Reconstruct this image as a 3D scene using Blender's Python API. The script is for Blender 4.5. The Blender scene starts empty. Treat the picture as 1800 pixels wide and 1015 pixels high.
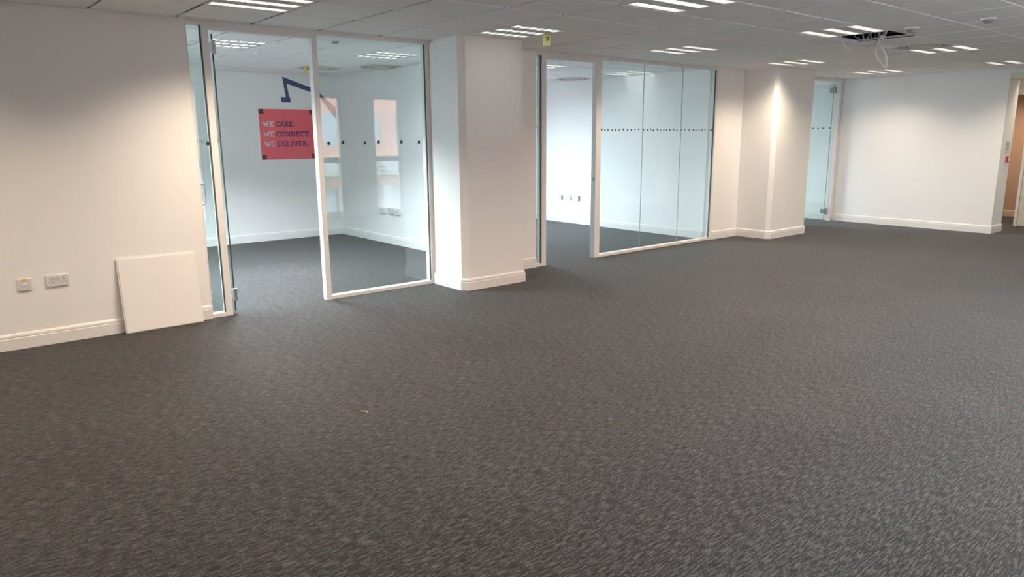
import bpy, bmesh, math, random
from mathutils import Vector, Matrix
random.seed(7)
C = bpy.context.scene.collection
scn = bpy.context.scene
PI = math.pi
H = 2.445          # ceiling height
W = 6.25           # plane of the glazed partitions
XR = 12.632        # far wall
YB = 10.63         # facade behind the glazed rooms
YF = -0.35         # window wall behind the photographer

# ------------------------------------------------------------------ materials
def newmat(name):
    m = bpy.data.materials.new(name); m.use_nodes = True
    nt = m.node_tree; return m, nt, nt.nodes['Principled BSDF']
def link(nt, a, b): nt.links.new(a, b)
def plain(name, col, rough=0.5, metal=0.0, bump=0.0, bscale=300, spec=None, var=0.0):
    m, nt, b = newmat(name)
    b.inputs['Base Color'].default_value = (*col, 1); b.inputs['Roughness'].default_value = rough
    b.inputs['Metallic'].default_value = metal
    if spec is not None: b.inputs['Specular IOR Level'].default_value = spec
    tc = nt.nodes.new('ShaderNodeTexCoord'); n = nt.nodes.new('ShaderNodeTexNoise')
    n.inputs['Scale'].default_value = bscale; n.inputs['Detail'].default_value = 3
    link(nt, tc.outputs['Object'], n.inputs['Vector'])
    if bump:
        bp = nt.nodes.new('ShaderNodeBump'); bp.inputs['Strength'].default_value = bump; bp.inputs['Distance'].default_value = 0.001
        link(nt, n.outputs['Fac'], bp.inputs['Height']); link(nt, bp.outputs['Normal'], b.inputs['Normal'])
    if var:
        r = nt.nodes.new('ShaderNodeValToRGB')
        r.color_ramp.elements[0].position = .3; r.color_ramp.elements[1].position = .7
        r.color_ramp.elements[0].color = (*[c*(1-var) for c in col], 1); r.color_ramp.elements[1].color = (*[min(1, c*(1+var)) for c in col], 1)
        link(nt, n.outputs['Fac'], r.inputs['Fac']); link(nt, r.outputs['Color'], b.inputs['Base Color'])
    return m
def emis(name, col, s):
    m, nt, b = newmat(name)
    b.inputs['Base Color'].default_value = (.8, .8, .8, 1)
    b.inputs['Emission Color'].default_value = (*col, 1); b.inputs['Emission Strength'].default_value = s
    return m
M = {}
M['wall'] = plain('wall_paint', (.88, .88, .87), .65, bump=.15, bscale=220)
M['satin'] = plain('satin_white', (.82, .815, .80), .32)
M['frame'] = plain('powder_coated_white', (.80, .80, .79), .35)
M['tile'] = plain('mineral_tile', (.90, .90, .89), .9, bump=.5, bscale=260, var=.03)
M['tbar'] = plain('grid_white', (.95, .95, .94), .4)
M['perf'] = plain('perforated_metal', (.62, .62, .61), .5, bscale=500, var=.12)
M['light_frame'] = plain('light_frame', (.74, .74, .73), .4)
M['strip'] = emis('lit_tube_strip', (1.0, .95, .90), 1.5)
M['strip_cool'] = emis('lit_tube_strip_cool', (.97, 1.0, .98), 1.3)
M['reflector'] = plain('reflector_unlit', (.85, .86, .86), .15, metal=.8, bump=1.0, bscale=60)
M['blade'] = plain('louvre_blade', (.85, .84, .82), .25, metal=.3)
M['plastic'] = plain('white_plastic', (.78, .78, .77), .3)
M['diffuser'] = plain('diffuser_paint', (.62, .60, .55), .5)
M['plastic_grey'] = plain('grey_plastic', (.30, .30, .29), .5)
M['sock'] = plain('socket_white', (.70, .69, .70), .3)
M['hole'] = plain('pin_hole_dark', (.05, .05, .05), .8)
M['metal'] = plain('brushed_steel', (.30, .31, .31), .38, metal=.9)
M['rubber_gap'] = plain('seal_and_gap_shade', (.09, .10, .10), .6)
M['void'] = plain('void_dark', (.03, .05, .085), .9)
M['cable'] = plain('cable_white', (.82, .80, .76), .45)
M['cableg'] = plain('cable_grey', (.45, .45, .44), .5)
M['red'] = plain('poster_red', (.74, .125, .145), .45, bscale=30, var=.05)
M['navy'] = plain('decal_navy', (.045, .065, .16), .5)
M['textwhite'] = plain('lettering_white', (.8, .78, .78), .5)
M['textnavy'] = plain('lettering_navy', (.07, .04, .17), .5)
M['corner'] = plain('poster_corner', (.10, .03, .04), .5)
M['yellow'] = plain('sticky_yellow', (.62, .60, .24), .6)
M['ink'] = plain('ink_black', (.03, .03, .03), .6)
M['green'] = plain('notice_green', (.40, .52, .36), .5)
M['signred'] = plain('call_point_red', (.45, .06, .05), .4)
M['brown'] = plain('corridor_paint', (.44, .29, .215), .7)
M['skirt_brown'] = plain('corridor_skirting', (.5, .40, .34), .4)
M['cream'] = plain('cream_door', (.74, .70, .60), .45)
M['dot'] = plain('dot_film', (.03, .04, .05), .6)
M['winframe'] = plain('window_frame_grey', (.35, .36, .37), .4)
M['ext_white'] = plain('render_white', (.8, .8, .8), .7)
M['ext_grey'] = plain('coping_grey', (.35, .35, .35), .8)
M['asphalt'] = plain('asphalt', (.10, .10, .105), .9, bscale=8, var=.2)
M['leaf'] = plain('leaf_green', (.06, .12, .03), .6, bscale=20, var=.3)
M['bark'] = plain('bark', (.12, .08, .05), .9)
M['scrap'] = plain('paper_scrap', (.7, .68, .62), .7)
M['wood'] = plain('door_brown', (.28, .17, .12), .5)

def glassmat(name, tint, extra=0.0):
    m = bpy.data.materials.new(name); m.use_nodes = True; nt = m.node_tree
    nt.nodes.clear(); out = nt.nodes.new('ShaderNodeOutputMaterial')
    tr = nt.nodes.new('ShaderNodeBsdfTransparent'); tr.inputs['Color'].default_value = (*tint, 1)
    gl = nt.nodes.new('ShaderNodeBsdfGlossy'); gl.inputs['Roughness'].default_value = 0.0
    gl.inputs['Color'].default_value = (1, 1, 1, 1)
    mx = nt.nodes.new('ShaderNodeMixShader')
    # Schlick reflectance of a glass face, the same from either side of the slab
    ge = nt.nodes.new('ShaderNodeNewGeometry'); dt = nt.nodes.new('ShaderNodeVectorMath'); dt.operation = 'DOT_PRODUCT'
    link(nt, ge.outputs['Normal'], dt.inputs[0]); link(nt, ge.outputs['Incoming'], dt.inputs[1])
    def mt(op, a, b=None, clamp=False):
        x = nt.nodes.new('ShaderNodeMath'); x.operation = op; x.use_clamp = clamp
        for i, q in enumerate((a, b)):
            if q is None: continue
            if isinstance(q, (int, float)): x.inputs[i].default_value = q
            else: link(nt, q, x.inputs[i])
        return x.outputs[0]
    c = mt('ABSOLUTE', dt.outputs['Value']); f = mt('POWER', mt('SUBTRACT', 1.0, c, True), 5.0)
    f = mt('ADD', mt('MULTIPLY', f, .96), .04)
    link(nt, f, mx.inputs[0]); link(nt, tr.outputs[0], mx.inputs[1]); link(nt, gl.outputs[0], mx.inputs[2])
    link(nt, mx.outputs[0], out.inputs[0]); return m
M['glass'] = glassmat('partition_glass', (.945, .975, .97))
M['glass_clear'] = glassmat('window_glass', (.97, .98, .98))
M['glass_edge'] = plain('glass_edge_green', (.03, .09, .085), .15)
M['joint'] = plain('silicone_joint', (.30, .33, .33), .4)
M['darkglass'] = plain('dark_window_glass', (.45, .50, .53), .1)

def carpet():
    m, nt, b = newmat('loop_pile_carpet'); b.inputs['Roughness'].default_value = .62
    b.inputs['Specular IOR Level'].default_value = .06
    b.inputs['Sheen Weight'].default_value = .125; b.inputs['Sheen Roughness'].default_value = .5
    tc = nt.nodes.new('ShaderNodeTexCoord')
    def noise(sx, sy, det, rough=.5):
        mp = nt.nodes.new('ShaderNodeMapping'); mp.inputs['Scale'].default_value = (sx, sy, 1)
        n = nt.nodes.new('ShaderNodeTexNoise'); n.noise_dimensions = '2D'
        n.inputs['Scale'].default_value = 1; n.inputs['Detail'].default_value = det; n.inputs['Roughness'].default_value = rough
        link(nt, tc.outputs['Object'], mp.inputs['Vector']); link(nt, mp.outputs[0], n.inputs['Vector']); return n.outputs['Fac']
    def mth(op, a, bb):
        x = nt.nodes.new('ShaderNodeMath'); x.operation = op
        for i, q in enumerate((a, bb)):
            if isinstance(q, (int, float)): x.inputs[i].default_value = q
            else: link(nt, q, x.inputs[i])
        return x.outputs[0]
    streak = noise(18, 150, 2, .6); fine = noise(70, 330, 1); blot = noise(22, 55, 2, .6); big = noise(1.3, 1.3, 1)
    s = mth('ADD', mth('MULTIPLY', streak, .62), mth('MULTIPLY', fine, .34))
    s = mth('ADD', s, mth('MULTIPLY', blot, .16)); s = mth('ADD', s, mth('MULTIPLY', big, .05))
    r = nt.nodes.new('ShaderNodeValToRGB'); e = r.color_ramp.elements
    e[0].position = .47; e[0].color = (.006, .0055, .0053, 1); e[1].position = .68; e[1].color = (.074, .072, .0725, 1)
    x = e.new(.585); x.color = (.0205, .0199, .0199, 1)
    link(nt, s, r.inputs['Fac']); link(nt, r.outputs['Color'], b.inputs['Base Color'])
    bp = nt.nodes.new('ShaderNodeBump'); bp.inputs['Strength'].default_value = .35; bp.inputs['Distance'].default_value = .002
    link(nt, s, bp.inputs['Height']); link(nt, bp.outputs['Normal'], b.inputs['Normal'])
    return m
M['carpet'] = carpet()
def brick():
    m, nt, b = newmat('red_brick'); b.inputs['Roughness'].default_value = .9
    tc = nt.nodes.new('ShaderNodeTexCoord'); mp = nt.nodes.new('ShaderNodeMapping'); mp.inputs['Rotation'].default_value = (PI/2, 0, 0)
    t = nt.nodes.new('ShaderNodeTexBrick'); t.inputs['Scale'].default_value = 1
    t.inputs['Brick Width'].default_value = .225; t.inputs['Row Height'].default_value = .075; t.inputs['Mortar Size'].default_value = .009
    t.inputs['Color1'].default_value = (.42, .16, .10, 1); t.inputs['Color2'].default_value = (.52, .23, .15, 1); t.inputs['Mortar'].default_value = (.6, .55, .5, 1)
    link(nt, tc.outputs['Object'], mp.inputs['Vector']); link(nt, mp.outputs[0], t.inputs['Vector']); link(nt, t.outputs['Color'], b.inputs['Base Color'])
    return m
M['brick'] = brick()

# ------------------------------------------------------------------ mesh helpers
def bx(bm, x0, x1, y0, y1, z0, z1, mi=0):
    if x0 > x1: x0, x1 = x1, x0
    if y0 > y1: y0, y1 = y1, y0
    if z0 > z1: z0, z1 = z1, z0
    v = [bm.verts.new(p) for p in ((x0,y0,z0),(x1,y0,z0),(x1,y1,z0),(x0,y1,z0),(x0,y0,z1),(x1,y0,z1),(x1,y1,z1),(x0,y1,z1))]
    for f in ((3,2,1,0),(4,5,6,7),(0,1,5,4),(1,2,6,5),(2,3,7,6),(3,0,4,7)):
        bm.faces.new([v[i] for i in f]).material_index = mi
    return bm
def prism(bm, pts, z0, z1):
    """vertical prism over a plan polygon (counter-clockwise)"""
    a = [bm.verts.new((x, y, z0)) for x, y in pts]; b = [bm.verts.new((x, y, z1)) for x, y in pts]
    n = len(pts); bm.faces.new(a[::-1]); bm.faces.new(b)
    for i in range(n): bm.faces.new((a[i], a[(i+1) % n], b[(i+1) % n], b[i]))
    return bm
def sweep_profile(bm, p0, p1, prof, nrm, m0=0.0, m1=0.0):
    """profile (out, up) run from p0 to p1, nrm = outward normal in plan; m0/m1 mitre the ends (+ lengthens with projection)"""
    d = Vector((p1[0]-p0[0], p1[1]-p0[1], 0)).normalized(); n = Vector((nrm[0], nrm[1], 0)).normalized()
    A, B = [], []
    for o, u in prof:
        A.append(bm.verts.new(Vector((p0[0], p0[1], u)) + n*o - d*o*m0)); B.append(bm.verts.new(Vector((p1[0], p1[1], u)) + n*o + d*o*m1))
    k = len(prof)
    for i in range(k):
        j = (i+1) % k; bm.faces.new((A[i], A[j], B[j], B[i]))
    bm.faces.new(A[::-1]); bm.faces.new(B)
    bmesh.ops.recalc_face_normals(bm, faces=bm.faces)
    return bm
def cyl(bm, c, r, z0, z1, seg=32, r1=None, inner=None, a0=0, a1=2*PI):
    if r1 is None: r1 = r
    vb = [bm.verts.new((c[0]+r*math.cos(2*PI*i/seg), c[1]+r*math.sin(2*PI*i/seg), z0)) for i in range(seg)]
    vt = [bm.verts.new((c[0]+r1*math.cos(2*PI*i/seg), c[1]+r1*math.sin(2*PI*i/seg), z1)) for i in range(seg)]
    for i in range(seg): bm.faces.new((vb[i], vb[(i+1) % seg], vt[(i+1) % seg], vt[i]))
    bm.faces.new(vb[::-1]); bm.faces.new(vt); return bm
def ring(bm, c, ri, ro, z0, z1, seg=48):
    def circ(r, z): return [bm.verts.new((c[0]+r*math.cos(2*PI*i/seg), c[1]+r*math.sin(2*PI*i/seg), z)) for i in range(seg)]
    a, b, d, e = circ(ri, z0), circ(ro, z0), circ(ro, z1), circ(ri, z1)
    for i in range(seg):
        j = (i+1) % seg
        for p, q in ((a, b), (b, d), (d, e), (e, a)): bm.faces.new((p[i], p[j], q[j], q[i]))
    bmesh.ops.recalc_face_normals(bm, faces=bm.faces); return bm
def tube(bm, pts, r, seg=8, sub=6):
    P = [Vector(p) for p in pts]; L = []
    for i in range(len(P)-1):
        p0 = P[max(i-1, 0)]; p1 = P[i]; p2 = P[i+1]; p3 = P[min(i+2, len(P)-1)]
        for k in range(sub):
            t = k/sub
            L.append(.5*((2*p1)+(-p0+p2)*t+(2*p0-5*p1+4*p2-p3)*t*t+(-p0+3*p1-3*p2+p3)*t**3))
    L.append(P[-1]); rings = []; up = Vector((.3, .9, .31)).normalized()
    for i, p in enumerate(L):
        d = (L[min(i+1, len(L)-1)]-L[max(i-1, 0)]).normalized()
        a = d.cross(up).normalized(); b = d.cross(a).normalized()
        rings.append([bm.verts.new(p+a*r*math.cos(2*PI*k/seg)+b*r*math.sin(2*PI*k/seg)) for k in range(seg)])
    for i in range(len(rings)-1):
        for k in range(seg): bm.faces.new((rings[i][k], rings[i][(k+1) % seg], rings[i+1][(k+1) % seg], rings[i+1][k]))
    bm.faces.new(rings[0][::-1]); bm.faces.new(rings[-1])
    bmesh.ops.recalc_face_normals(bm, faces=bm.faces); return bm
def poly_xz(bm, pts, y, th):
    """flat polygon in a Y plane (x,z), thickness towards -Y"""
    a = [bm.verts.new((x, y, z)) for x, z in pts]; b = [bm.verts.new((x, y-th, z)) for x, z in pts]
    n = len(pts); bm.faces.new(a); bm.faces.new(b[::-1])
    for i in range(n): bm.faces.new((a[i], a[(i+1) % n], b[(i+1) % n], b[i]))
    bmesh.ops.recalc_face_normals(bm, faces=bm.faces); return bm
B = bmesh.new
def obj(name, bm, m, parent=None, loc=None, bevel=0, smooth=False, mats=None):
    me = bpy.data.meshes.new(name)
    bmesh.ops.remove_doubles(bm, verts=bm.verts, dist=1e-6) if False else None
    bm.to_mesh(me); bm.free()
    o = bpy.data.objects.new(name, me); C.objects.link(o)
    if mats:
        for q in mats: me.materials.append(q)
    else: me.materials.append(m)
    if parent: o.parent = parent
    if loc: o.location = loc
    if smooth:
        for p in me.polygons: p.use_smooth = True
    if bevel:
        md = o.modifiers.new('bevel', 'BEVEL'); md.width = bevel; md.segments = 2; md.limit_method = 'ANGLE'
    return o
def tag(o, label=None, cat=None, group=None, kind=None):
    if label: o['label'] = label
    if cat: o['category'] = cat
    if group: o['group'] = group
    if kind: o['kind'] = kind
    return o
def thing(name, label, cat, loc=(0, 0, 0), rz=0, group=None):
    o = bpy.data.objects.new(name, None); C.objects.link(o); o.location = loc; o.rotation_euler = (0, 0, rz)
    o.empty_display_size = .1
    return tag(o, label, cat, group)
def sthing(name, label, cat, loc=(0, 0, 0)):
    o = thing(name, label, cat, loc); o['kind'] = 'structure'; return o
def struct(name, bm, m, label=None, cat=None, **k):
    o = obj(name, bm, m, **k); o['kind'] = 'structure'
    if label: o['label'] = label
    if cat: o['category'] = cat
    return o
def dup(root, loc, label, group=None):
    r = root.copy(); C.objects.link(r); r.location = loc; r['label'] = label
    if group: r['group'] = group
    for ch in list(root.children):
        c = ch.copy(); C.objects.link(c); c.parent = r
        for g in list(ch.children):
            d = g.copy(); C.objects.link(d); d.parent = c
    return r

# ------------------------------------------------------------------ floor
bm = B(); bx(bm, -3.1, 16.2, YF-.15, YB+.12, -.1, 0)
struct('floor', bm, M['carpet'], 'dark grey streaked loop pile carpet over the whole office floor', 'floor')

# ------------------------------------------------------------------ walls
WT = .12
WH = H + .004
def wallbox(name, x0, x1, y0, y1, label, z0=0, z1=WH, mat='wall'):
    bm = B(); bx(bm, x0, x1, y0, y1, z0, z1); return struct(name, bm, M[mat], label, 'wall')
wallbox('wall_left', -3, 1.82, W, W+WT, 'white wall at the left with the leaning tile and sockets')
# middle wall with the left pillar: one continuous plaster shell
CH = .055
bm = B(); prism(bm, [(4.085, W), (4.105, W), (4.105, 5.705+CH), (4.105+CH, 5.705), (4.868, 5.705), (4.868, W), (5.526, W), (5.526, W+WT), (4.085, W+WT)], 0, WH)
struct('wall_middle', bm, M['wall'], 'white wall and square pillar between the two glazed rooms', 'wall')
bm = B(); prism(bm, [(8.972, W), (9.615, W), (9.615, 5.70+CH), (9.615+CH, 5.70), (10.622, 5.70), (10.622, W), (11.58, W), (11.58, W+WT), (8.972, W+WT)], 0, WH)
struct('wall_right', bm, M['wall'], 'white wall and pillar between second glazed room and far glass door', 'wall')
wallbox('wall_far', XR, XR+.448, 3.76, YB, 'plain white wall across the far end of the office')
bm = B(); bx(bm, XR, XR+.448, 2.3, 3.76, 2.31, WH); bx(bm, XR, XR+.448, YF, 2.3, 0, WH)
struct('wall_far_end', bm, M['wall'], 'white wall over and beyond the opening at far right', 'wall')
wallbox('wall_side', -3.12, -3, YF, YB, 'white side wall beyond the left edge of the view')
# rooms behind the glass
R1X = 5.24
wallbox('wall_room_divider', R1X, R1X+.2, W+WT, YB, 'white wall on the right inside the room with the red poster')
wallbox('wall_room_right', 8.94, 9.06, W+WT, YB, 'bright white wall inside the second glazed room')
# lobby
bm = B(); bx(bm, 14.0, 14.1, 2.0, 3.845, 0, WH); bx(bm, 14.0, 14.1, 3.845, 4.75, 2.12, WH); bx(bm, 14.0, 14.1, 4.75, 6.0, 0, WH)
struct('wall_lobby', bm, M['cream'], 'cream lobby wall seen through the opening at far right', 'wall')
bm = B(); bx(bm, 13.08, 16.2, 5.9, 6.0, 0, WH); bx(bm, 13.08, 16.2, 1.9, 2.0, 0, WH)
struct('wall_lobby_sides', bm, M['cream'], 'side walls of the lobby beyond the opening', 'wall')
bm = B(); bx(bm, 15.55, 15.65, 2.0, 5.9, 0, WH)
struct('wall_corridor', bm, M['brown'], 'brown painted corridor wall seen through the far doorway', 'wall')

# windowed outer walls: openings as (x0, x1)
def window_wall(name, y0, y1, ops, z0, z1, label):
    bm = B(); x = -3.0; end = XR if y0 < 1 else XR
    for a, b in ops:
        bx(bm, x, a, y0, y1, 0, WH); bx(bm, a, b, y0, y1, 0, z0); bx(bm, a, b, y0, y1, z1, WH); x = b
    bx(bm, x, end, y0, y1, 0, WH)
    return struct(name, bm, M['wall'], label, 'wall')
front_ops = [(x, x+.63) for x in (1.96, 3.26, 4.56, 5.86, 7.16)]  # the first opening is added to bring daylight onto the near carpet
window_wall('wall_front', YF-.15, YF, front_ops, .06, 2.30, 'white window wall behind the viewpoint')
back_ops = [(-2.8, -1.2), (-1.05, -.1), (5.7, 6.7), (6.85, 7.7), (9.6, 11.2)]
window_wall('wall_back', YB, YB+.15, back_ops, .12, 2.02, 'white outer wall at the back of the glazed rooms')
n = 10
def add_window(a, b, ym, z0, z1, transom, label):
    global n
    t = sthing('window_%d' % n, label, 'window', (a, ym, 0)); n += 1
    w = b-a; bm = B(); f = .045
    bx(bm, 0, f, -.03, .03, z0, z1); bx(bm, w-f, w, -.03, .03, z0, z1); bx(bm, f, w-f, -.03, .03, z0, z0+f); bx(bm, f, w-f, -.03, .03, z1-f, z1)
    if transom: bx(bm, f, w-f, -.03, .03, transom-.05, transom+.05)
    obj('window_frame', bm, M['winframe'], t)
    bm = B(); bx(bm, f, w-f, -.004, .004, z0+f, z1-f) if not transom else (bx(bm, f, w-f, -.004, .004, z0+f, transom-.05), bx(bm, f, w-f, -.004, .004, transom+.05, z1-f))
    obj('window_pane', bm, M['glass_clear'], t)
words = ['first', 'second', 'third', 'fourth', 'fifth', 'sixth', 'seventh', 'eighth']
for i, (a, b) in enumerate(front_ops):
    add_window(a, b, YF-.075, .06, 2.30, 1.10, 'tall narrow window behind the viewpoint, %s along the window wall' % words[i])
for i, (a, b) in enumerate(back_ops):
    add_window(a, b, YB+.075, .12, 2.02, None, 'wide window in the back wall of the glazed rooms, %s from the left' % words[i])

# ------------------------------------------------------------------ skirting
PR = [(0, 0), (.016, 0), (.016, .083), (.0125, .088), (.0145, .094), (.0125, .108), (.006, .118), (0, .12)]
def skirt(name, runs, label, mat='satin'):
    bm = B()
    for p0, p1, nr, m0, m1 in runs: sweep_profile(bm, p0, p1, PR, nr, m0, m1)
    return struct(name, bm, M[mat], label, 'skirting board')
skirt('baseboard_left', [((-3, W), (1.82, W), (0, -1), 0, 0)], 'white skirting board along the left wall')
k = math.tan(PI/8)
def pillar_runs(xa, xb, yf, xw0, xw1):
    return [((xw0, W), (xa, W), (0, -1), 0, -1)] * (xw0 < xa-.03) + [
        ((xa, W), (xa, yf+CH), (-1, 0), -1 if xw0 < xa-.03 else 0, k), ((xa, yf+CH), (xa+CH, yf), (-1, -1), k, k), ((xa+CH, yf), (xb, yf), (0, -1), k, 1),
        ((xb, yf), (xb, W), (1, 0), 1, -1), ((xb, W), (xw1, W), (0, -1), -1, 0)]
skirt('baseboard_middle', pillar_runs(4.105, 4.868, 5.705, 4.10, 5.526), 'white skirting board wrapping the left pillar')
skirt('baseboard_right', pillar_runs(9.615, 10.622, 5.70, 8.975, 11.58), 'white skirting board wrapping the right pillar')
skirt('baseboard_far', [((XR, 6.2), (XR, 3.76), (-1, 0), 0, 1), ((XR, 3.76), (XR+.448, 3.76), (0, -1), 1, 0), ((XR, YB), (XR, W+.1), (-1, 0), 0, 0)], 'white skirting board along the far wall')
skirt('baseboard_poster_room', [((-3, YB), (R1X, YB), (0, -1), 0, -1), ((R1X, YB), (R1X, W+WT), (-1, 0), -1, 0)], 'white skirting board inside the poster room')
skirt('baseboard_second_room', [((R1X+.2, YB), (8.94, YB), (0, -1), 0, -1), ((8.94, YB), (8.94, W+WT), (-1, 0), -1, 0)], 'white skirting board inside the second glazed room')
skirt('baseboard_corridor', [((15.55, 5.9), (15.55, 2.0), (-1, 0), 0, 0)], 'dull pink skirting board in the corridor', 'skirt_brown')

# ------------------------------------------------------------------ ceiling: lay-in tiles on a T-bar grid
GX, GY = 1.755, 5.55
def cell(i, j): return (GX+.6*i, GY+.6*j)     # low corner of a cell; light rows are j=-1,-4,-7 and 3,6
lights_main = [(i, j) for j in (-1, -4, -7) for i in (-4, 0, 4, 8, 12, 16)]  # fixtures outside the view are added to light the office
lights_off = [(4, -1)]
lights_rooms = [(1, 3), (4, 3), (-3, 3), (11, 3), (8, 3), (14, 3)]
lobby_lights_added = [(19, -4), (21, -3)]  # unseen lamps added to brighten the lobby and the brown corridor wall
diff_cells = [(11, -4), (5, 5), (4, 6), (11, 5)]
hole_cell = (9, -4)
skip = set(lobby_lights_added) | set(lights_main) | set(lights_rooms) | set(diff_cells) | {hole_cell}
regions = [(-3, XR, YF, W), (-3, R1X, W+WT, YB), (R1X+.2, 8.94, W+WT, YB), (9.06, XR, W+WT, YB), (XR+.448, 15.55, 2.0, 5.9)]
ZT, ZB = H+.004, H-.003
bmt, bmg = B(), B()
for (x0, x1, y0, y1) in regions:
    for i in range(-10, 26):
        for j in range(-12, 12):
            cx, cy = cell(i, j); a, b, c, d = max(cx, x0), min(cx+.6, x1), max(cy, y0), min(cy+.6, y1)
            if b-a < .03 or d-c < .03 or (i, j) in skip: continue
            g = .012; e = .016
            lo = [bmt.verts.new(p) for p in ((a+e, c+e, ZB), (b-e, c+e, ZB), (b-e, d-e, ZB), (a+e, d-e, ZB))]
            hi = [bmt.verts.new(p) for p in ((a+g, c+g, ZT), (b-g, c+g, ZT), (b-g, d-g, ZT), (a+g, d-g, ZT))]
            bmt.faces.new(lo[::-1])
            for q in range(4): bmt.faces.new((lo[q], lo[(q+1) % 4], hi[(q+1) % 4], hi[q]))
# grid bars and the soffit slab above
for (x0, x1, y0, y1) in regions:
    for i in range(-10, 26):
        x = GX+.6*i
        if x0 < x < x1: bx(bmg, x-.014, x+.014, y0, y1, ZT+.007, ZT+.02)
    for j in range(-12, 12):
        y = GY+.6*j
        if y0 < y < y1: bx(bmg, x0, x1, y-.012, y+.012, ZT-.0006, ZT+.02)
bm = bmt
struct('ceiling', bmt, M['tile'], 'suspended ceiling of square grey-white mineral tiles', 'ceiling')
struct('trim_1', bmg, M['tbar'], 'white metal grid carrying the ceiling tiles', 'ceiling grid')
bm = B(); bx(bm, -3.2, 16.2, YF-.2, YB+.2, 2.95, 3.05)
bx(bm, -3.2, -3.12, YF-.2, YB+.2, H+.03, 2.95); bx(bm, 16.1, 16.2, YF-.2, YB+.2, H+.03, 2.95)
bx(bm, -3.12, 16.1, YF-.2, YF-.15, H+.004, 2.95); bx(bm, -3.12, 16.1, YB+.15, YB+.2, H+.004, 2.95)
struct('ceiling_slab', bm, M['void'], 'dark soffit and edges of the void above the ceiling tiles', 'ceiling')
# added thin unseen sheet so no daylight or room light enters the void
bm = B()
hx, hy = cell(*hole_cell)
for x0, x1, y0, y1 in ((-3.1, hx-.02, YF, YB), (hx+.62, 16.1, YF, YB), (hx-.02, hx+.62, YF, hy-.02), (hx-.02, hx+.62, hy+.62, YB)):
    bx(bm, x0, x1, y0, y1, H+.055, H+.065)
struct('ceiling_light_block', bm, M['void'], 'added light-blocking layer over the ceiling tiles', 'ceiling')

# ------------------------------------------------------------------ recessed lights
def add_area(parent, sx, sy, energy, col, spread):
    l = bpy.data.lights.new('lamp_glow', 'AREA'); l.shape = 'RECTANGLE'; l.size = sx; l.size_y = sy
    l.energy = energy; l.color = col; l.spread = spread
    o = bpy.data.objects.new('lamp_glow', l); C.objects.link(o); o.parent = parent; o.location = (0, 0, -.006)
    return o
WARM = (1.0, .80, .60)
E_MAIN = 27
def make_light(name_label, loc, strip, energy=0, col=None, coarse=False):
    t = thing('ceiling_light', name_label, 'ceiling light', loc, 0, None)
    bm = B(); o_, i_ = .294, .282
    bx(bm, -o_, o_, -o_, -i_, -.002, .05); bx(bm, -o_, o_, i_, o_, -.002, .05); bx(bm, -o_, -i_, -i_, i_, -.002, .05); bx(bm, i_, o_, -i_, i_, -.002, .05)
    bx(bm, -o_, o_, -o_, o_, .045, .05)
    obj('frame', bm, M['light_frame'], t)
    for yc in (-.222, 0, .222):
        bm = B(); bx(bm, -.272, .272, yc-.047, yc+.047, .006, .012); s = obj('lamp_strip', bm, strip, t)
    for yc in (-.222, 0, .222):
        bm = B()
        for q in range(7 if coarse else 13):
            x = -.27+q*(.09 if coarse else .045); hw = .011 if coarse else .0012; bx(bm, x-hw, x+hw, yc-.049, yc+.049, -.001, .0055)
        bx(bm, -.272, .272, yc-.051, yc-.048, -.001, .012); bx(bm, -.272, .272, yc+.048, yc+.051, -.001, .012)
        obj('louvre', bm, M['blade'], t)
    for a, b in ((-.282, -.273), (-.171, -.051), (.051, .171), (.273, .282)):
        bm = B(); bx(bm, -.282, .282, a, b, 0, .004); obj('perforated_panel', bm, M['perf'], t)
    if energy: add_area(t, .56, .56, energy, col, math.radians(129))
    return t
def set_lamp(t, e, col=None):
    for ch in t.children:
        if ch.type == 'LIGHT':
            ch.data = ch.data.copy(); ch.data.energy = e
            if col: ch.data.color = col
base_main = None; base_room = None
lab = {(0, -1): 'three strip ceiling light above the left wall at top edge of the photo',
 (4, -1): 'ceiling light with a yellow tag, beside the top of the left pillar', (8, -1): 'ceiling light in front of the second glazed room',
 (12, -1): 'ceiling light beside the top of the right pillar', (16, -1): 'ceiling light nearest the far glass door',
 (4, -4): 'large nearby ceiling light cut by the top edge, right of centre', (8, -4): 'ceiling light directly against the open tile hole with hanging cables',
 (12, -4): 'ceiling light adjoining the round air diffuser', (16, -4): 'ceiling light near far wall at the right edge of photo'}
for (i, j) in lights_main:
    if (i, j) in lights_off: continue
    cx, cy = cell(i, j); loc = (cx+.3, cy+.3, H)
    L = lab.get((i, j), 'added ceiling light outside the view, %s from the left in the row %s' % (['first', 'second', 'third', 'fourth', 'fifth', 'sixth'][(i+4)//4], {-1: 'by the partitions', -4: 'along the middle', -7: 'by the windows'}[j]))
    e = {(-4, -1): 19, (-4, -4): 21, (-4, -7): 17, (0, -1): 36, (0, -4): 21, (0, -7): 15, (8, -1): 24, (12, -1): 25, (16, -1): 16, (16, -4): 17, (12, -4): 15, (16, -7): 6, (12, -7): 8}.get((i, j), 22)
    if base_main is None: base_main = make_light(L, loc, M['strip'], e, WARM)
    else: set_lamp(dup(base_main, loc, L), e)
labr = {(1, 3): 'ceiling light in the poster room nearest the open glass door', (4, 3): 'ceiling light in the poster room over its right side', (-3, 3): 'ceiling light in the hidden left part of poster room',
 (11, 3): 'ceiling light in second glazed room against its right wall', (8, 3): 'ceiling light in second glazed room seen through its doorway', (14, 3): 'ceiling light in the room behind the far glass door'}
labr[(4, -1)] = lab[(4, -1)]
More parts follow.
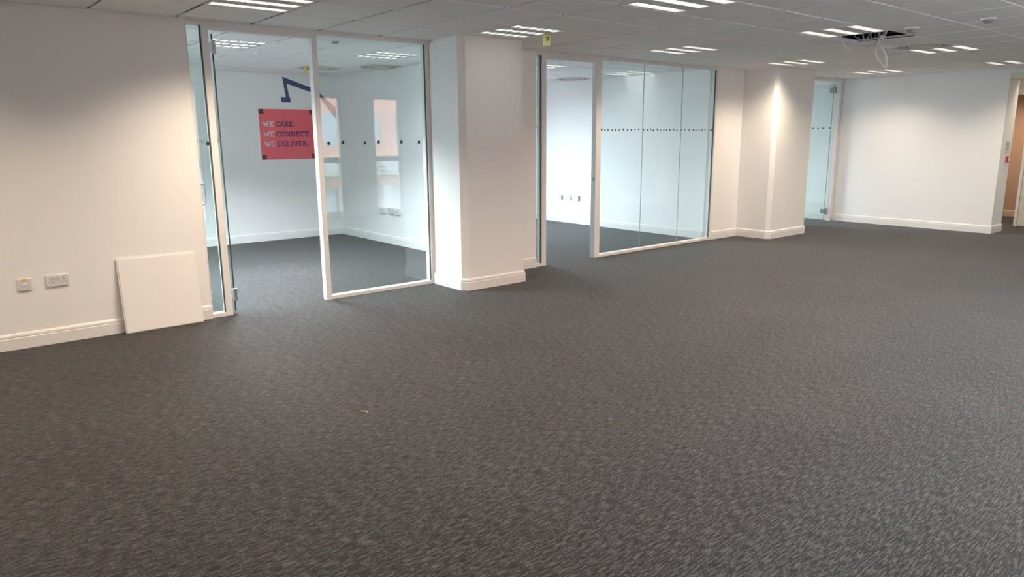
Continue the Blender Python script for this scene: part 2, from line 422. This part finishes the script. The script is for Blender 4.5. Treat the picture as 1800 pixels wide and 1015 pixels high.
for (i, j) in lights_rooms+lights_off:
    cx, cy = cell(i, j); loc = (cx+.3, cy+.3, H)
    on = {(1, 3): 190, (4, 3): 8, (-3, 3): 170, (11, 3): .8, (8, 3): 1.5, (14, 3): 8, (4, -1): .5}.get((i, j), 0)
    make_light(labr[(i, j)], loc, M['strip_cool'], on, (.86, .95, 1.0), True)
for (i, j) in lobby_lights_added:
    cx, cy = cell(i, j); t = dup(base_main, (cx+.3, cy+.3, H), 'added ceiling light in the lobby beyond the far opening' if i == 19 else 'added ceiling light in the corridor past the lobby door'); set_lamp(t, 10 if i == 19 else 28)

# ------------------------------------------------------------------ round air diffusers
def make_diffuser(label, loc):
    t = thing('air_diffuser', label, 'air diffuser', loc)
    bm = B(); bx(bm, -.294, .294, -.294, .294, 0, .054); obj('plate', bm, M['plastic'], t)
    bm = B(); ring(bm, (0, 0), .245, .285, -.012, -.0002); obj('rim', bm, M['diffuser'], t)
    bm = B(); cyl(bm, (0, 0), .11, -.020, -.0002, 40, r1=.135); obj('centre_disc', bm, M['diffuser'], t)
    bm = B(); ring(bm, (0, 0), .17, .185, -.013, -.0002); obj('inner_ring', bm, M['diffuser'], t)
    bm = B()
    for q in range(24):
        a = 2*PI*q/24; v = []
        for z in (-.0014, -.0002):
            for r_, o in ((.138, -.05), (.243, .02), (.243, .11), (.138, .07)):
                v.append(bm.verts.new((r_*math.cos(a+o), r_*math.sin(a+o), z)))
        for f in ((0, 1, 2, 3), (7, 6, 5, 4), (0, 4, 5, 1), (1, 5, 6, 2), (2, 6, 7, 3), (3, 7, 4, 0)): bm.faces.new([v[i] for i in f])
    bmesh.ops.recalc_face_normals(bm, faces=bm.faces)
    obj('slots', bm, M['hole'], t)
    return t
dl = {(11, -4): 'round ceiling air diffuser in the open office beside a ceiling light', (5, 5): 'round ceiling air diffuser in the poster room near its right wall',
      (4, 6): 'round ceiling air diffuser in the poster room with a yellow tag', (11, 5): 'round ceiling air diffuser inside the second glazed room'}
d0 = None
for c_ in diff_cells:
    cx, cy = cell(*c_)
    loc = (cx+.3, cy+.3, H)
    if d0 is None: d0 = make_diffuser(dl[c_], loc)
    else: dup(d0, loc, dl[c_])

# ------------------------------------------------------------------ hole in the ceiling and dangling cables
def cable(pts, r, mat, label):
    bm = B(); tube(bm, pts, r); o = obj('cable', bm, M[mat], smooth=True)
    return tag(o, label, 'cable', 'cables hanging from the missing ceiling tile')
cable([(7.24, 3.62, 2.62), (7.27, 3.66, 2.48), (7.33, 3.68, 2.421), (7.41, 3.68, 2.372), (7.512, 3.68, 2.343), (7.60, 3.66, 2.336), (7.66, 3.6, 2.36), (7.70, 3.5, 2.41), (7.68, 3.42, 2.47), (7.62, 3.36, 2.62)], .0072, 'cable', 'thin white cable drooping in a wide loop at left of the ceiling hole')
cable([(7.66, 3.38, 2.95), (7.634, 3.4, 2.50), (7.554, 3.4, 2.457), (7.481, 3.4, 2.393), (7.46, 3.4, 2.322), (7.484, 3.4, 2.265), (7.556, 3.4, 2.221), (7.64, 3.4, 2.182), (7.708, 3.4, 2.163), (7.744, 3.4, 2.176), (7.727, 3.4, 2.225), (7.68, 3.4, 2.288), (7.64, 3.42, 2.356), (7.60, 3.44, 2.443), (7.6, 3.44, 2.95)], 0.0115, 'cable', 'thickest cream cable, hanging lowest from the ceiling hole')
cable([(7.69, 3.42, 2.62), (7.66, 3.43, 2.50), (7.59, 3.43, 2.455), (7.51, 3.43, 2.39), (7.49, 3.43, 2.32), (7.52, 3.43, 2.27), (7.58, 3.43, 2.235), (7.65, 3.43, 2.225), (7.69, 3.43, 2.25), (7.66, 3.45, 2.33), (7.63, 3.45, 2.44), (7.63, 3.45, 2.62)], .0035, 'cable', 'thin white cable hanging in a loop inside the cream one')
cable([(7.47, 3.56, 2.62), (7.488, 3.55, 2.484), (7.483, 3.54, 2.448), (7.512, 3.54, 2.42), (7.56, 3.54, 2.45), (7.60, 3.54, 2.49), (7.60, 3.55, 2.62)], .006, 'cable', 'short white cable loop just peeping out of the ceiling hole')
cable([(7.54, 3.49, 2.62), (7.535, 3.49, 2.48), (7.55, 3.49, 2.435), (7.59, 3.49, 2.45), (7.64, 3.49, 2.5), (7.66, 3.49, 2.62)], .004, 'cableg', 'short grey cable loop in the mouth of the ceiling hole')
cable([(7.36, 3.6, 2.62), (7.415, 3.6, 2.478), (7.491, 3.6, 2.452), (7.58, 3.58, 2.437), (7.66, 3.55, 2.46), (7.7, 3.58, 2.62)], .0045, 'cableg', 'grey cable lying slack across the ceiling hole')

# ------------------------------------------------------------------ detectors
def detector(label, x, y, r=.055, h=.045, dark=True):
    t = thing('smoke_detector', label, 'smoke detector', (x, y, H-.003))
    bm = B(); cyl(bm, (0, 0), r*.92, -.016, 0, 32, r1=r); obj('base', bm, M['plastic'], t)
    bm = B(); cyl(bm, (0, 0), r*.55, -h, -.016, 32, r1=r*.8); obj('sensor_head', bm, M['plastic_grey'] if dark else M['plastic'], t)
detector('smoke detector beside the open ceiling hole', 7.10, 2.93, .06, .045)
detector('smoke detector highest and rightmost on the office ceiling', 7.05, 2.31, .06, .04)
detector('small dark ceiling sensor in the poster room near its glass front', 3.36, 6.75, .045, .03)
detector('small ceiling sensor between lights in the poster room', 3.12, 8.18, .04, .025, False)
detector('small ceiling sensor in the second glazed room behind narrow pane', 5.75, 7.35, .04, .05)

# ------------------------------------------------------------------ yellow tags
def ytag(label, x, y, z1, w=.085, h=.075, ang=0.0):
    t = thing('sticky_note', label, 'sticky note', (x, y, z1), ang)
    bm = B()
    N = 4
    for q in range(N):
        z0 = -h*q/N; za = -h*(q+1)/N; o0 = .012*(q/N)**2; o1 = .012*((q+1)/N)**2
        v = [bm.verts.new(p) for p in ((-w/2, -o0, z0), (w/2, -o0, z0), (w/2, -o1, za), (-w/2, -o1, za), (-w/2, -o0+.001, z0), (w/2, -o0+.001, z0), (w/2, -o1+.001, za), (-w/2, -o1+.001, za))]
        for f in ((0, 3, 2, 1), (4, 5, 6, 7), (0, 1, 5, 4), (1, 2, 6, 5), (2, 3, 7, 6), (3, 0, 4, 7)): bm.faces.new([v[i] for i in f])
    obj('paper', bm, M['yellow'], t)
    bm = B()
    bx(bm, -.02, .025, -.005, -.003, -.032, -.026); bx(bm, .010, .016, -.006, -.003, -.05, -.03); bx(bm, -.015, .02, -.009, -.007, -.055, -.05)
    obj('handwriting', bm, M['ink'], t)
ytag('yellow sticky note hanging from ceiling light by the left pillar', 4.743, 5.20, H-.002, .085, .105, -1.35)
ytag('yellow sticky note hanging from ceiling diffuser above the red poster', 4.19, 9.25, H, .085, .11, -.4)

# ------------------------------------------------------------------ glazed screens
def dots(parent, xs, y, z, s, name='dot_markings', axis='x'):
    bm = B()
    for x in xs:
        jz = random.uniform(-.006, .006)
        if axis == 'x': bx(bm, x-s*.42, x+s*.42, y-.0065, y-.0045, z-s/2+jz, z+s/2+jz)
        else: bx(bm, y-.0065, y-.0045, x-s*.42, x+s*.42, z-s/2+jz, z+s/2+jz)
    return obj(name, bm, M['dot'], parent)
YG = W+.04      # glass line
FD0, FD1 = W, W+.075
def pane(parent, x0, x1, z0, z1, label=None):
    bm = B(); bx(bm, x0, x1, YG-.004, YG+.004, z0, z1); o = obj('glass_pane', bm, M['glass'], parent)
    return o
# first screen (poster room)
t = sthing('window_1', 'glazed screen of the poster room between left wall and left pillar', 'glass partition')
ZH = 2.375
def fr(x0, x1, z0, z1, name='frame_bar', y0=FD0, y1=FD1, par=None, mat='frame'):
    bm = B(); bx(bm, x0, x1, y0, y1, z0, z1); return obj(name, bm, M[mat], par or t, bevel=.002)
fr(1.82, 4.085, 2.405, H, 'head_rail'); fr(1.82, 1.832, 0, 2.405, 'jamb'); fr(1.944, 2.0, 0, 2.405, 'post'); fr(2.88, 2.932, 0, 2.405, 'post')
fr(4.070, 4.085, 0, 2.405, 'jamb'); fr(1.832, 1.944, 0, .035, 'sill_rail'); fr(2.932, 4.07, 0, .035, 'sill_rail'); fr(2.0, 2.88, ZH, 2.405, 'door_head')
fr(1.934, 1.944, .035, 2.405, 'seal', W+.012, W+.03, mat='rubber_gap'); fr(4.062, 4.07, .035, 2.405, 'seal', W+.012, W+.03, mat='rubber_gap')
p_ = pane(t, 1.832, 1.934, .035, 2.405); dots(t, [1.93], YG, 1.475, .03)
p_ = pane(t, 2.932, 4.07, .035, 2.405); dots(t, [3.007, 3.15, 3.381, 3.527, 3.781, 3.986], YG, 1.467, .030)
# second screen
t = sthing('window_2', 'glazed screen of the second room between left pillar and right pillar', 'glass partition')
fr(5.526, 8.972, 2.405, H, 'head_rail'); fr(5.526, 5.532, 0, 2.405, 'jamb'); fr(5.622, 5.69, 0, 2.405, 'post'); fr(6.51, 6.602, 0, 2.405, 'post')
fr(8.938, 8.972, 0, 2.405, 'jamb'); fr(5.532, 5.622, 0, .035, 'sill_rail'); fr(6.602, 8.938, 0, .035, 'sill_rail'); fr(5.69, 6.51, 2.365, 2.405, 'door_head')
fr(5.612, 5.622, .035, 2.405, 'seal', W+.012, W+.03, mat='rubber_gap'); fr(8.928, 8.938, .035, 2.405, 'seal', W+.012, W+.03, mat='rubber_gap')
fr(6.506, 6.512, .965, 1.01, 'lock_keep', W+.02, W+.045, mat='metal')
pane(t, 5.532, 5.612, .035, 2.405)
for a, b in ((6.602, 7.420), (7.424, 8.218), (8.222, 8.928)): pane(t, a, b, .035, 2.405)
fr(7.4195, 7.4245, .035, 2.405, 'glass_joint', YG-.005, YG+.005, mat='joint'); fr(8.2175, 8.2225, .035, 2.405, 'glass_joint', YG-.005, YG+.005, mat='joint')
px2 = [712, 736, 760, 792, 817, 846, 876, 909, 938, 967, 996, 1032, 1062, 1086, 1108, 1138, 1162, 1190, 1212, 1238, 1268, 1292, 1330, 1352, 1388, 1420, 1442, 1468, 1490, 1515, 1548, 1566]
xs = [6.646+(p-712)/(1566-712)*2.27*(1-.12*(1-(p-712)/854)) for p in px2]
dots(t, xs, YG, 1.588, .022)
# third: jambs of the far doorway
t = sthing('window_3', 'white frame of the far glass doorway in the corner', 'door frame')
fr(11.58, XR, 2.385, H, 'head_rail'); fr(11.58, 11.62, 0, 2.385, 'jamb'); fr(12.525, 12.612, 0, 2.385, 'post'); 
fr(12.612, XR-.002, 0, 2.385, 'gap_shade_bar', W+.02, W+.07, mat='rubber_gap')  # dark bar put in for the shade inside the gap

# glass doors, opened 90 degrees into their rooms
def glass_door(name, label, x, y0, wd, h, handle_z=1.0, dz=1.49, dn=(.13, .27, .45), ds=.032, edge='glass_edge'):
    t = sthing(name, label, 'glass door', (x, y0, 0))
    bm = B(); bx(bm, -.005, .005, .012, wd, .012, h-.01); obj('glass_leaf', bm, M['glass'], t)
    bm = B(); bx(bm, -.0055, .0055, .004, .0125, .012, h-.01); bx(bm, -.0055, .0055, wd, wd+.003, .012, h-.01); obj('glass_edge', bm, M[edge], t)
    for z in (.165, h-.115):
        bm = B(); bx(bm, -.014, .014, .0, .075, z-.04, z+.04); bx(bm, -.012, .016, -.03, .0, z-.055, z+.055); obj('hinge', bm, M['metal'], t, bevel=.003)
    bm = B()
    for sx in (-1, 1):
        tube(bm, [(sx*.006, wd-.09, handle_z+.09), (sx*.05, wd-.09, handle_z+.09), (sx*.055, wd-.09, handle_z), (sx*.05, wd-.09, handle_z-.09), (sx*.006, wd-.09, handle_z-.09)], .009)
    obj('handle', bm, M['metal'], t, smooth=True)
    dots(t, dn, 0, dz, ds, axis='y')
    return t
glass_door('door_1', 'open glass door of the poster room seen edge on', 2.052, W+.085, .86, 2.365, dn=(.06, .36, .50, .64))
glass_door('door_2', 'open glass door of the second room behind narrow pane', 5.715, W+.085, .80, 2.355, dz=1.62, dn=(.12, .3, .5, .68), ds=.03)
glass_door('door_3', 'open glass door in the far corner beside the far wall', 12.50, W+.085, .88, 2.375, dz=1.615, dn=(.03, .15, .24, .33, .45, .56, .66, .78), ds=.026, edge='joint')

# far opening: lobby door frame and leaf
t = sthing('door_4', 'cream lobby door and frame seen through opening at far right', 'door')
bm = B(); bx(bm, 13.975, 14.115, 3.80, 3.845, 0, 2.12); bx(bm, 13.975, 14.115, 4.75, 4.80, 0, 2.12); bx(bm, 13.975, 14.115, 3.80, 4.80, 2.12, 2.20); obj('door_frame', bm, M['frame'], t)
bm = B(); bx(bm, 13.965, 13.975, 2.95, 3.79, .01, 2.1)
obj('door_leaf', bm, M['cream'], t)
bm = B(); bx(bm, 13.955, 13.965, 3.70, 3.74, .95, 1.15); obj('push_plate', bm, M['metal'], t)
# lining round the opening
bm = B(); bx(bm, XR-.012, XR, 2.24, 3.76, 2.30, 2.37); bx(bm, XR-.004, XR+.45, 2.3, 3.757, 2.295, 2.31)
struct('trim_2', bm, M['cream'], 'cream lining across the head of far right opening', 'trim')

# notices on the end of the far wall
t = thing('fire_action_notice', 'pale green safety notice on the narrow end of the far wall', 'notice', (12.89, 3.758, 1.31))
bm = B(); bx(bm, -.09, .09, -.004, 0, -.085, .075); obj('panel', bm, M['ext_white'], t)
bm = B()
for q in range(5): bx(bm, -.08, .08, -.006, -.004, .048-q*.026, .064-q*.026)
obj('text_rows', bm, M['green'], t)
t = thing('fire_call_point', 'small red fire call point below the green notice', 'fire alarm', (12.93, 3.758, 1.12))
bm = B(); bx(bm, -.042, .042, -.035, 0, -.046, .046); obj('housing', bm, M['signred'], t, bevel=.004)
bm = B(); bx(bm, -.027, .027, -.038, -.035, -.027, .027); obj('break_glass', bm, M['ext_white'], t)

# ------------------------------------------------------------------ sockets
def switch_rocker(bm, x, z, w, h, y): bx(bm, x-w/2, x+w/2, y-.004, y, z-h/2, z+h/2)
def double_socket(label, loc, rz=0, s=1.0, group=None):
    t = thing('wall_socket', label, 'wall socket', loc, rz, group)
    bm = B(); bx(bm, -.073*s, .073*s, -.011, 0, -.043*s, .043*s); obj('faceplate', bm, M['sock'], t, bevel=.003)
    for sx in (-1, 1):
        bm = B(); switch_rocker(bm, sx*.014*s, .022*s, .016*s, .020*s, -.011); obj('switch_rocker', bm, M['plastic'], t, bevel=.001)
        bm = B(); c = sx*.042*s
        bx(bm, c-.002, c+.002, -.0116, -.0105, .008*s, .019*s)
        bx(bm, c-.014*s, c-.008*s, -.0116, -.0105, -.012*s, -.007*s); bx(bm, c+.008*s, c+.014*s, -.0116, -.0105, -.012*s, -.007*s)
        obj('pin_holes', bm, M['hole'], t)
    return t
double_socket('white double wall socket left of the leaning tile', (.733, W, .478))
t = thing('fused_switch', 'white fused wall switch with yellow sticker at the far left', 'wall switch', (.525, W, .472))
bm = B(); bx(bm, -.043, .043, -.011, 0, -.043, .043); obj('faceplate', bm, M['sock'], t, bevel=.003)
bm = B(); bx(bm, -.016, .016, -.015, -.011, -.008, .012); obj('rocker', bm, M['plastic'], t, bevel=.001)
bm = B(); bx(bm, -.016, .016, -.0125, -.011, .024, .044); obj('sticker', bm, M['yellow'], t)
bm = B(); bx(bm, -.012, .012, -.0118, -.0108, -.030, -.018); obj('fuse_holder', bm, M['plastic'], t)
bm = B(); bx(bm, -.033, -.029, -.0118, -.0108, -.002, .002); bx(bm, .029, .033, -.0118, -.0108, -.002, .002); obj('screw', bm, M['plastic_grey'], t)
def room_socket(label, x, yc, z, w, grey=False):
    t = thing('surface_socket', label, 'wall socket', (x, yc, z), 0)
    bm = B(); bx(bm, -.03, 0, -w/2, w/2, -.043, .043); obj('back_box', bm, M['plastic'], t, bevel=.002)
    bm = B(); bx(bm, -.038, -.03, -w/2, w/2, -.043, .043); obj('faceplate', bm, M['sock'], t, bevel=.002)
    bm = B(); bx(bm, -.0386, -.0378, -.02, .02, -.004, .004); bx(bm, -.0386, -.0378, -w*.35, -w*.25, -.02, -.012); bx(bm, -.0386, -.0378, w*.25, w*.35, -.02, -.012); obj('pin_holes', bm, M['hole'], t)
room_socket('left of three sockets on right wall of poster room', R1X, 9.29, .478, .15)
room_socket('middle of three sockets on right wall of poster room', R1X, 9.035, .483, .15)
room_socket('right of three sockets on right wall of poster room', R1X, 8.865, .485, .15)
room_socket('left of three sockets in the bright second room', 8.94, 9.45, .445, .13)
room_socket('middle of three sockets in the bright second room', 8.94, 9.21, .445, .12)
room_socket('right of three sockets in the bright second room', 8.94, 9.03, .447, .14)

# ------------------------------------------------------------------ spare ceiling tile leaning on the wall
t = thing('ceiling_tile', 'square white ceiling tile leaning against the left wall', 'ceiling tile', (1.43, 6.165, 0))
lean = math.atan2(.08, .59); piv = t
def tilebm(hw, z0, z1, y0, y1, rough=False):
    bm = B(); 
    nx = 14
    if not rough: bx(bm, -hw, hw, y0, y1, z0, z1)
    else:
        pts = [(-hw, z0), (hw, z0)]
        for q in range(1, nx): pts.append((hw-random.uniform(0, .004), z0+(z1-z0)*q/nx))
        pts += [(hw, z1), (-hw, z1)]
        a = [bm.verts.new((x, y0, z)) for x, z in pts]; b = [bm.verts.new((x, y1, z)) for x, z in pts]; N = len(pts)
        bm.faces.new(a); bm.faces.new(b[::-1])
        for i in range(N): bm.faces.new((a[i], a[(i+1) % N], b[(i+1) % N], b[i]))
        bmesh.ops.recalc_face_normals(bm, faces=bm.faces)
    bmesh.ops.rotate(bm, verts=bm.verts, cent=(0, 0, 0), matrix=Matrix.Rotation(-lean, 3, 'X'))
    return bm
M['sparetile'] = plain('spare_tile', (.80, .79, .775), .8, bump=.2, bscale=250)
obj('tile_body', tilebm(.296, .002, .594, -.006, .005, True), M['sparetile'], t)
obj('raised_face', tilebm(.287, .010, .586, -.013, -.006), M['sparetile'], t)

# ------------------------------------------------------------------ red poster with slogans
YP = YB-.003
t = thing('wall_poster', 'red square wall poster with three slogans', 'poster', (4.012, YP, 1.205))
PW, PH = .85, .732
bm = B(); bx(bm, 0, PW, -.004, .002, 0, PH); obj('panel', bm, M['red'], t)
for cx in (0, PW-.075):
    for cz in (0, PH-.075):
        bm = B(); bx(bm, cx+.004, cx+.071, -.006, -.004, cz+.004, cz+.071); obj('corner_mark', bm, M['corner'], t)
bm = B(); bx(bm, .375, .377, -.0052, -.004, .01, PH-.01); bx(bm, .468, .470, -.0052, -.004, .01, PH-.01); obj('fold_line', bm, plain('fold', (.45, .06, .07), .5), t)
GL = {
 'W': (1.25, [((.12, 1), (.38, 0)), ((.38, 0), (.62, .85)), ((.62, .85), (.88, 0)), ((.88, 0), (1.13, 1)), ('s', 0, .3, 1), ('s', .95, 1.25, 1)]),
 'E': (.85, [((.17, 0), (.17, 1)), ((.05, .93), (.8, .93)), ((.05, .07), (.8, .07)), ((.17, .5), (.6, .5)), ('v', .8, .7, 1), ('v', .8, 0, .3)]),
 'C': (.9, [((.8, .80), (.6, .95)), ((.6, .95), (.35, .95)), ((.35, .95), (.13, .7)), ((.13, .7), (.13, .3)), ((.13, .3), (.35, .05)), ((.35, .05), (.65, .05)), ((.65, .05), (.82, .22)), ('v', .82, .65, 1)]),
 'A': (1.0, [((.15, 0), (.5, 1)), ((.5, 1), (.85, 0)), ((.25, .33), (.75, .33)), ('s', 0, .32, 0), ('s', .68, 1, 0)]),
 'R': (.95, [((.2, 0), (.2, 1)), ((.05, .94), (.6, .94)), ((.6, .94), (.75, .75)), ((.75, .75), (.6, .5)), ((.6, .5), (.2, .5)), ((.5, .5), (.82, .03)), ('s', .05, .38, 0), ('s', .7, .95, 0)]),
 'O': (.95, [((.35, .95), (.6, .95)), ((.6, .95), (.82, .7)), ((.82, .7), (.82, .3)), ((.82, .3), (.6, .05)), ((.6, .05), (.35, .05)), ((.35, .05), (.13, .3)), ((.13, .3), (.13, .7)), ((.13, .7), (.35, .95))]),
 'N': (1.0, [((.2, 0), (.2, 1)), ((.2, 1), (.78, 0)), ((.78, 0), (.78, 1)), ('s', .03, .38, 0), ('s', .03, .2, 1), ('s', .6, .97, 1)]),
 'T': (.88, [((.44, 0), (.44, 1)), ((.03, .93), (.85, .93)), ('s', .25, .63, 0), ('v', .05, .7, 1), ('v', .83, .7, 1)]),
 'D': (.95, [((.2, 0), (.2, 1)), ((.05, .94), (.55, .94)), ((.55, .94), (.82, .7)), ((.82, .7), (.82, .3)), ((.82, .3), (.55, .06)), ((.55, .06), (.05, .06))]),
 'L': (.82, [((.2, 0), (.2, 1)), ((.05, .07), (.78, .07)), ('s', .03, .4, 1), ('v', .77, 0, .33)]),
 'I': (.48, [((.24, 0), (.24, 1)), ('s', .04, .44, 0), ('s', .04, .44, 1)]),
 'V': (1.0, [((.15, 1), (.5, 0)), ((.5, 0), (.85, 1)), ('s', 0, .32, 1), ('s', .68, 1, 1)]),
 '.': (.36, [((.06, .10), (.28, .10))]),
}
def word(txt, x, z, h, xs=1.0):
    bm = B(); th = .17
    for ch in txt:
        w, st = GL[ch]
        for s in st:
            if s[0] == 's': a, b, t2 = (s[1], abs(s[3]-.06)), (s[2], abs(s[3]-.06)), .13
            elif s[0] == 'v': a, b, t2 = (s[1], s[2]), (s[1], s[3]), .10
            else: a, b, t2 = s[0], s[1], th
            p = Vector((x+a[0]*h*xs, 0, z+a[1]*h)); q = Vector((x+b[0]*h*xs, 0, z+b[1]*h)); d = (q-p).normalized(); nn = Vector((-d.z, 0, d.x))*h*t2/2
            v = [bm.verts.new(u+Vector((0, y, 0))) for y in (-.0062, -.004) for u in (p-nn, q-nn, q+nn, p+nn)]
            for f in ((0, 1, 2, 3), (7, 6, 5, 4), (0, 4, 5, 1), (1, 5, 6, 2), (2, 6, 7, 3), (3, 7, 4, 0)): bm.faces.new([v[i] for i in f])
        x += w*h*xs+.05*h
    bmesh.ops.recalc_face_normals(bm, faces=bm.faces)
    return bm
for (x0, z0, h, wd, x2) in ((.045, .480, .072, 'CARE.', .238), (.048, .333, .074, 'CONNECT.', .240), (.050, .190, .074, 'DELIVER.', .245)):
    obj('white_lettering', word('WE', x0, z0, h, 1.05), M['textwhite'], t)
    obj('navy_lettering', word(wd, x2, z0, h, .98 if wd == 'CARE.' else 1.03), M['textnavy'], t)

# navy crane-arm decal
t = thing('wall_decal', 'navy blue angled crane arm decal on the wall above the red poster', 'wall decal', (0, 0, 0))
yd = YB
bm = B(); poly_xz(bm, [(4.405, 2.405), (4.93, 2.235), (5.235, 1.975), (5.235, 1.80), (4.945, 2.165), (4.462, 2.31)], yd, .003); obj('boom', bm, M['navy'], t)
bm = B(); poly_xz(bm, [(4.405, 2.405), (4.462, 2.345), (4.497, 2.10), (4.445, 2.10)], yd, .0032); obj('hook_bar', bm, M['navy'], t)
bm = B(); poly_xz(bm, [(4.368, 2.108), (4.512, 2.106), (4.508, 2.034), (4.370, 2.034)], yd, .0034); obj('hook_block', bm, M['navy'], t)

# ------------------------------------------------------------------ debris on the carpet
bm = B(); tube(bm, [(1.765, 3.478, .004), (1.775, 3.46, .006), (1.785, 3.437, .004)], .0018, 6, 4)
tag(obj('plastic_sliver', bm, M['scrap'], smooth=True), 'tiny white sliver of debris lying on the foreground carpet', 'debris')
for (x, y, lab_) in ((1.025, 4.398, 'tiny dark crumb on carpet in front of the left wall'), (5.635, 5.80, 'tiny dark crumb on carpet in front of the second room doorway')):
    bm = B(); bmesh.ops.create_icosphere(bm, subdivisions=1, radius=.008)
    for v in bm.verts: v.co = Vector((v.co.x*random.uniform(.7, 1.4), v.co.y*random.uniform(.7, 1.3), (v.co.z+.008)*.5))
    bmesh.ops.translate(bm, verts=bm.verts, vec=(x, y, 0)); tag(obj('crumb', bm, M['ink']), lab_, 'debris')

# ------------------------------------------------------------------ outside: street and the building across (seen reflected)
bm = B(); bx(bm, -40, 60, -60, YF-.2, -3.7, -3.6); bx(bm, -40, 60, YB+.3, 60, -3.7, -3.6)
struct('ground', bm, M['asphalt'], 'asphalt street outside the windows', 'ground')
YX = -16.0
t = thing('brick_building', 'red brick building across the street, reflected in the first glazed screen', 'building', (0, YX, 0))
bm = B(); bx(bm, -12, 42, -6, 0, -.1-.42, 9); bx(bm, -12, 42, -6, -.4, -3.6, -.52); obj('brick_wall', bm, M['brick'], t)
bm = B(); bx(bm, -12, 42, 0, .35, -.08, .55); obj('white_fascia', bm, M['ext_white'], t)
for q in range(-6, 13):
    x = 16.95+q*2.05
    for z in (1.28, 4.4):
        bm = B(); bx(bm, x, x+1.2, -.02, .05, z-.05, z+1.25); f = obj('window_frame', bm, M['ext_grey'], t)
        bm = B(); bx(bm, x+.06, x+1.14, .05, .06, z+.02, z+1.18); obj('window_glass', bm, M['darkglass'], f)
    if -4 < q < 9:
        bm = B(); bx(bm, x-.75, x-.35, -.38, .0, -3.6, -.52); obj('shopfront_pillar', bm, M['ext_white'], t)
        bm = B(); bx(bm, x-.25, x+1.2, -.4, -.34, -3.4, -.6); f = obj('shopfront_frame', bm, M['ext_white'], t)
        bm = B(); bx(bm, x-.18, x+1.13, -.34, -.33, -3.3, -.67); obj('shopfront_glass', bm, M['darkglass'], f)
def tree(label, x, y, h, r):
    t = thing('street_tree', label, 'tree', (x, y, -3.6))
    bm = B(); tube(bm, [(0, 0, 0), (.05, .02, h*.4), (0, 0, h*.75), (.1, 0, h)], .07, 8, 4)
    for q in range(7):
        a = q*2.4; tube(bm, [(0, 0, h*(.45+.07*q)), (.4*math.cos(a)*r, .4*math.sin(a)*r, h*(.55+.07*q)), (.85*math.cos(a)*r, .85*math.sin(a)*r, h*(.62+.07*q))], .025, 6, 3)
    obj('trunk', bm, M['bark'], t, smooth=True)
    bm = B()
    for q in range(1500):
        u = Vector((random.gauss(0, 1), random.gauss(0, 1), random.gauss(0, 1))).normalized()*r*random.uniform(.25, 1)**.6
        p = Vector((u.x, u.y, h*.8+u.z*.9)); s = random.uniform(.05, .10)
        rot = Matrix.Rotation(random.uniform(0, 6.28), 3, 'Z') @ Matrix.Rotation(random.uniform(-1.2, 1.2), 3, 'X')
        bm.faces.new([bm.verts.new(p+rot @ Vector(c)*s) for c in ((-1, 0, 0), (0, -.45, .08), (1, 0, 0), (0, .45, .08))])
    obj('leaves', bm, M['leaf'], t)
tree('leafy street tree in front of the brick building, nearer the first windows', 10.4, -11.5, 4.6, 1.1)
tree('leafy street tree in front of the brick building, further along', 13.25, -12.5, 4.9, .95)

# ------------------------------------------------------------------ world
w = bpy.data.worlds.new('overcast'); scn.world = w; w.use_nodes = True
nt = w.node_tree; bg = nt.nodes['Background']
tc = nt.nodes.new('ShaderNodeTexCoord'); sp = nt.nodes.new('ShaderNodeSeparateXYZ'); r = nt.nodes.new('ShaderNodeValToRGB')
r.color_ramp.elements[0].position = 0; r.color_ramp.elements[0].color = (.79, .91, 1.0, 1); r.color_ramp.elements[1].position = .7; r.color_ramp.elements[1].color = (.82, .93, 1.0, 1)
link(nt, tc.outputs['Generated'], sp.inputs[0]); link(nt, sp.outputs['Z'], r.inputs['Fac']); link(nt, r.outputs['Color'], bg.inputs['Color'])
bg.inputs['Strength'].default_value = 31.0
def portal(x0, x1, y, z0, z1, face):
    l = bpy.data.lights.new('window_portal', 'AREA'); l.shape = 'RECTANGLE'; l.size = x1-x0; l.size_y = z1-z0
    l.cycles.is_portal = True
    o = bpy.data.objects.new('window_portal', l); C.objects.link(o); o.location = ((x0+x1)/2, y, (z0+z1)/2)
    o.rotation_euler = (PI/2*face, 0, 0)
for a, b in front_ops: portal(a, b, YF-.155, .06, 2.3, 1)     # light travels +Y
for a, b in back_ops: portal(a, b, YB+.155, .12, 2.02, -1)

# ------------------------------------------------------------------ camera
p, ro, y = math.radians(11.926), math.radians(-.43), math.radians(39.543)
fw = Vector((math.sin(y)*math.cos(p), math.cos(y)*math.cos(p), -math.sin(p))); rt = Vector((math.cos(y), -math.sin(y), 0)); up = rt.cross(fw)
r2 = rt*math.cos(ro)+up*math.sin(ro); u2 = -rt*math.sin(ro)+up*math.cos(ro)
cd = bpy.data.cameras.new('camera'); cam = bpy.data.objects.new('camera', cd); C.objects.link(cam)
cam.matrix_world = Matrix(((r2.x, u2.x, -fw.x, 0), (r2.y, u2.y, -fw.y, 0), (r2.z, u2.z, -fw.z, 1.505), (0, 0, 0, 1)))
cd.sensor_width = 36; cd.lens = 1260.56/1800*36; cd.clip_start = .02; cd.clip_end = 200
scn.camera = cam
scn.view_settings.view_transform = 'Standard'; scn.view_settings.look = 'None'; scn.view_settings.gamma = 1; scn.view_settings.use_curve_mapping = False
scn.view_settings.exposure = 0.10
cy = scn.cycles
cy.max_bounces = 12; cy.diffuse_bounces = 6; cy.glossy_bounces = 4; cy.transparent_max_bounces = 24; cy.sample_clamp_indirect = 6
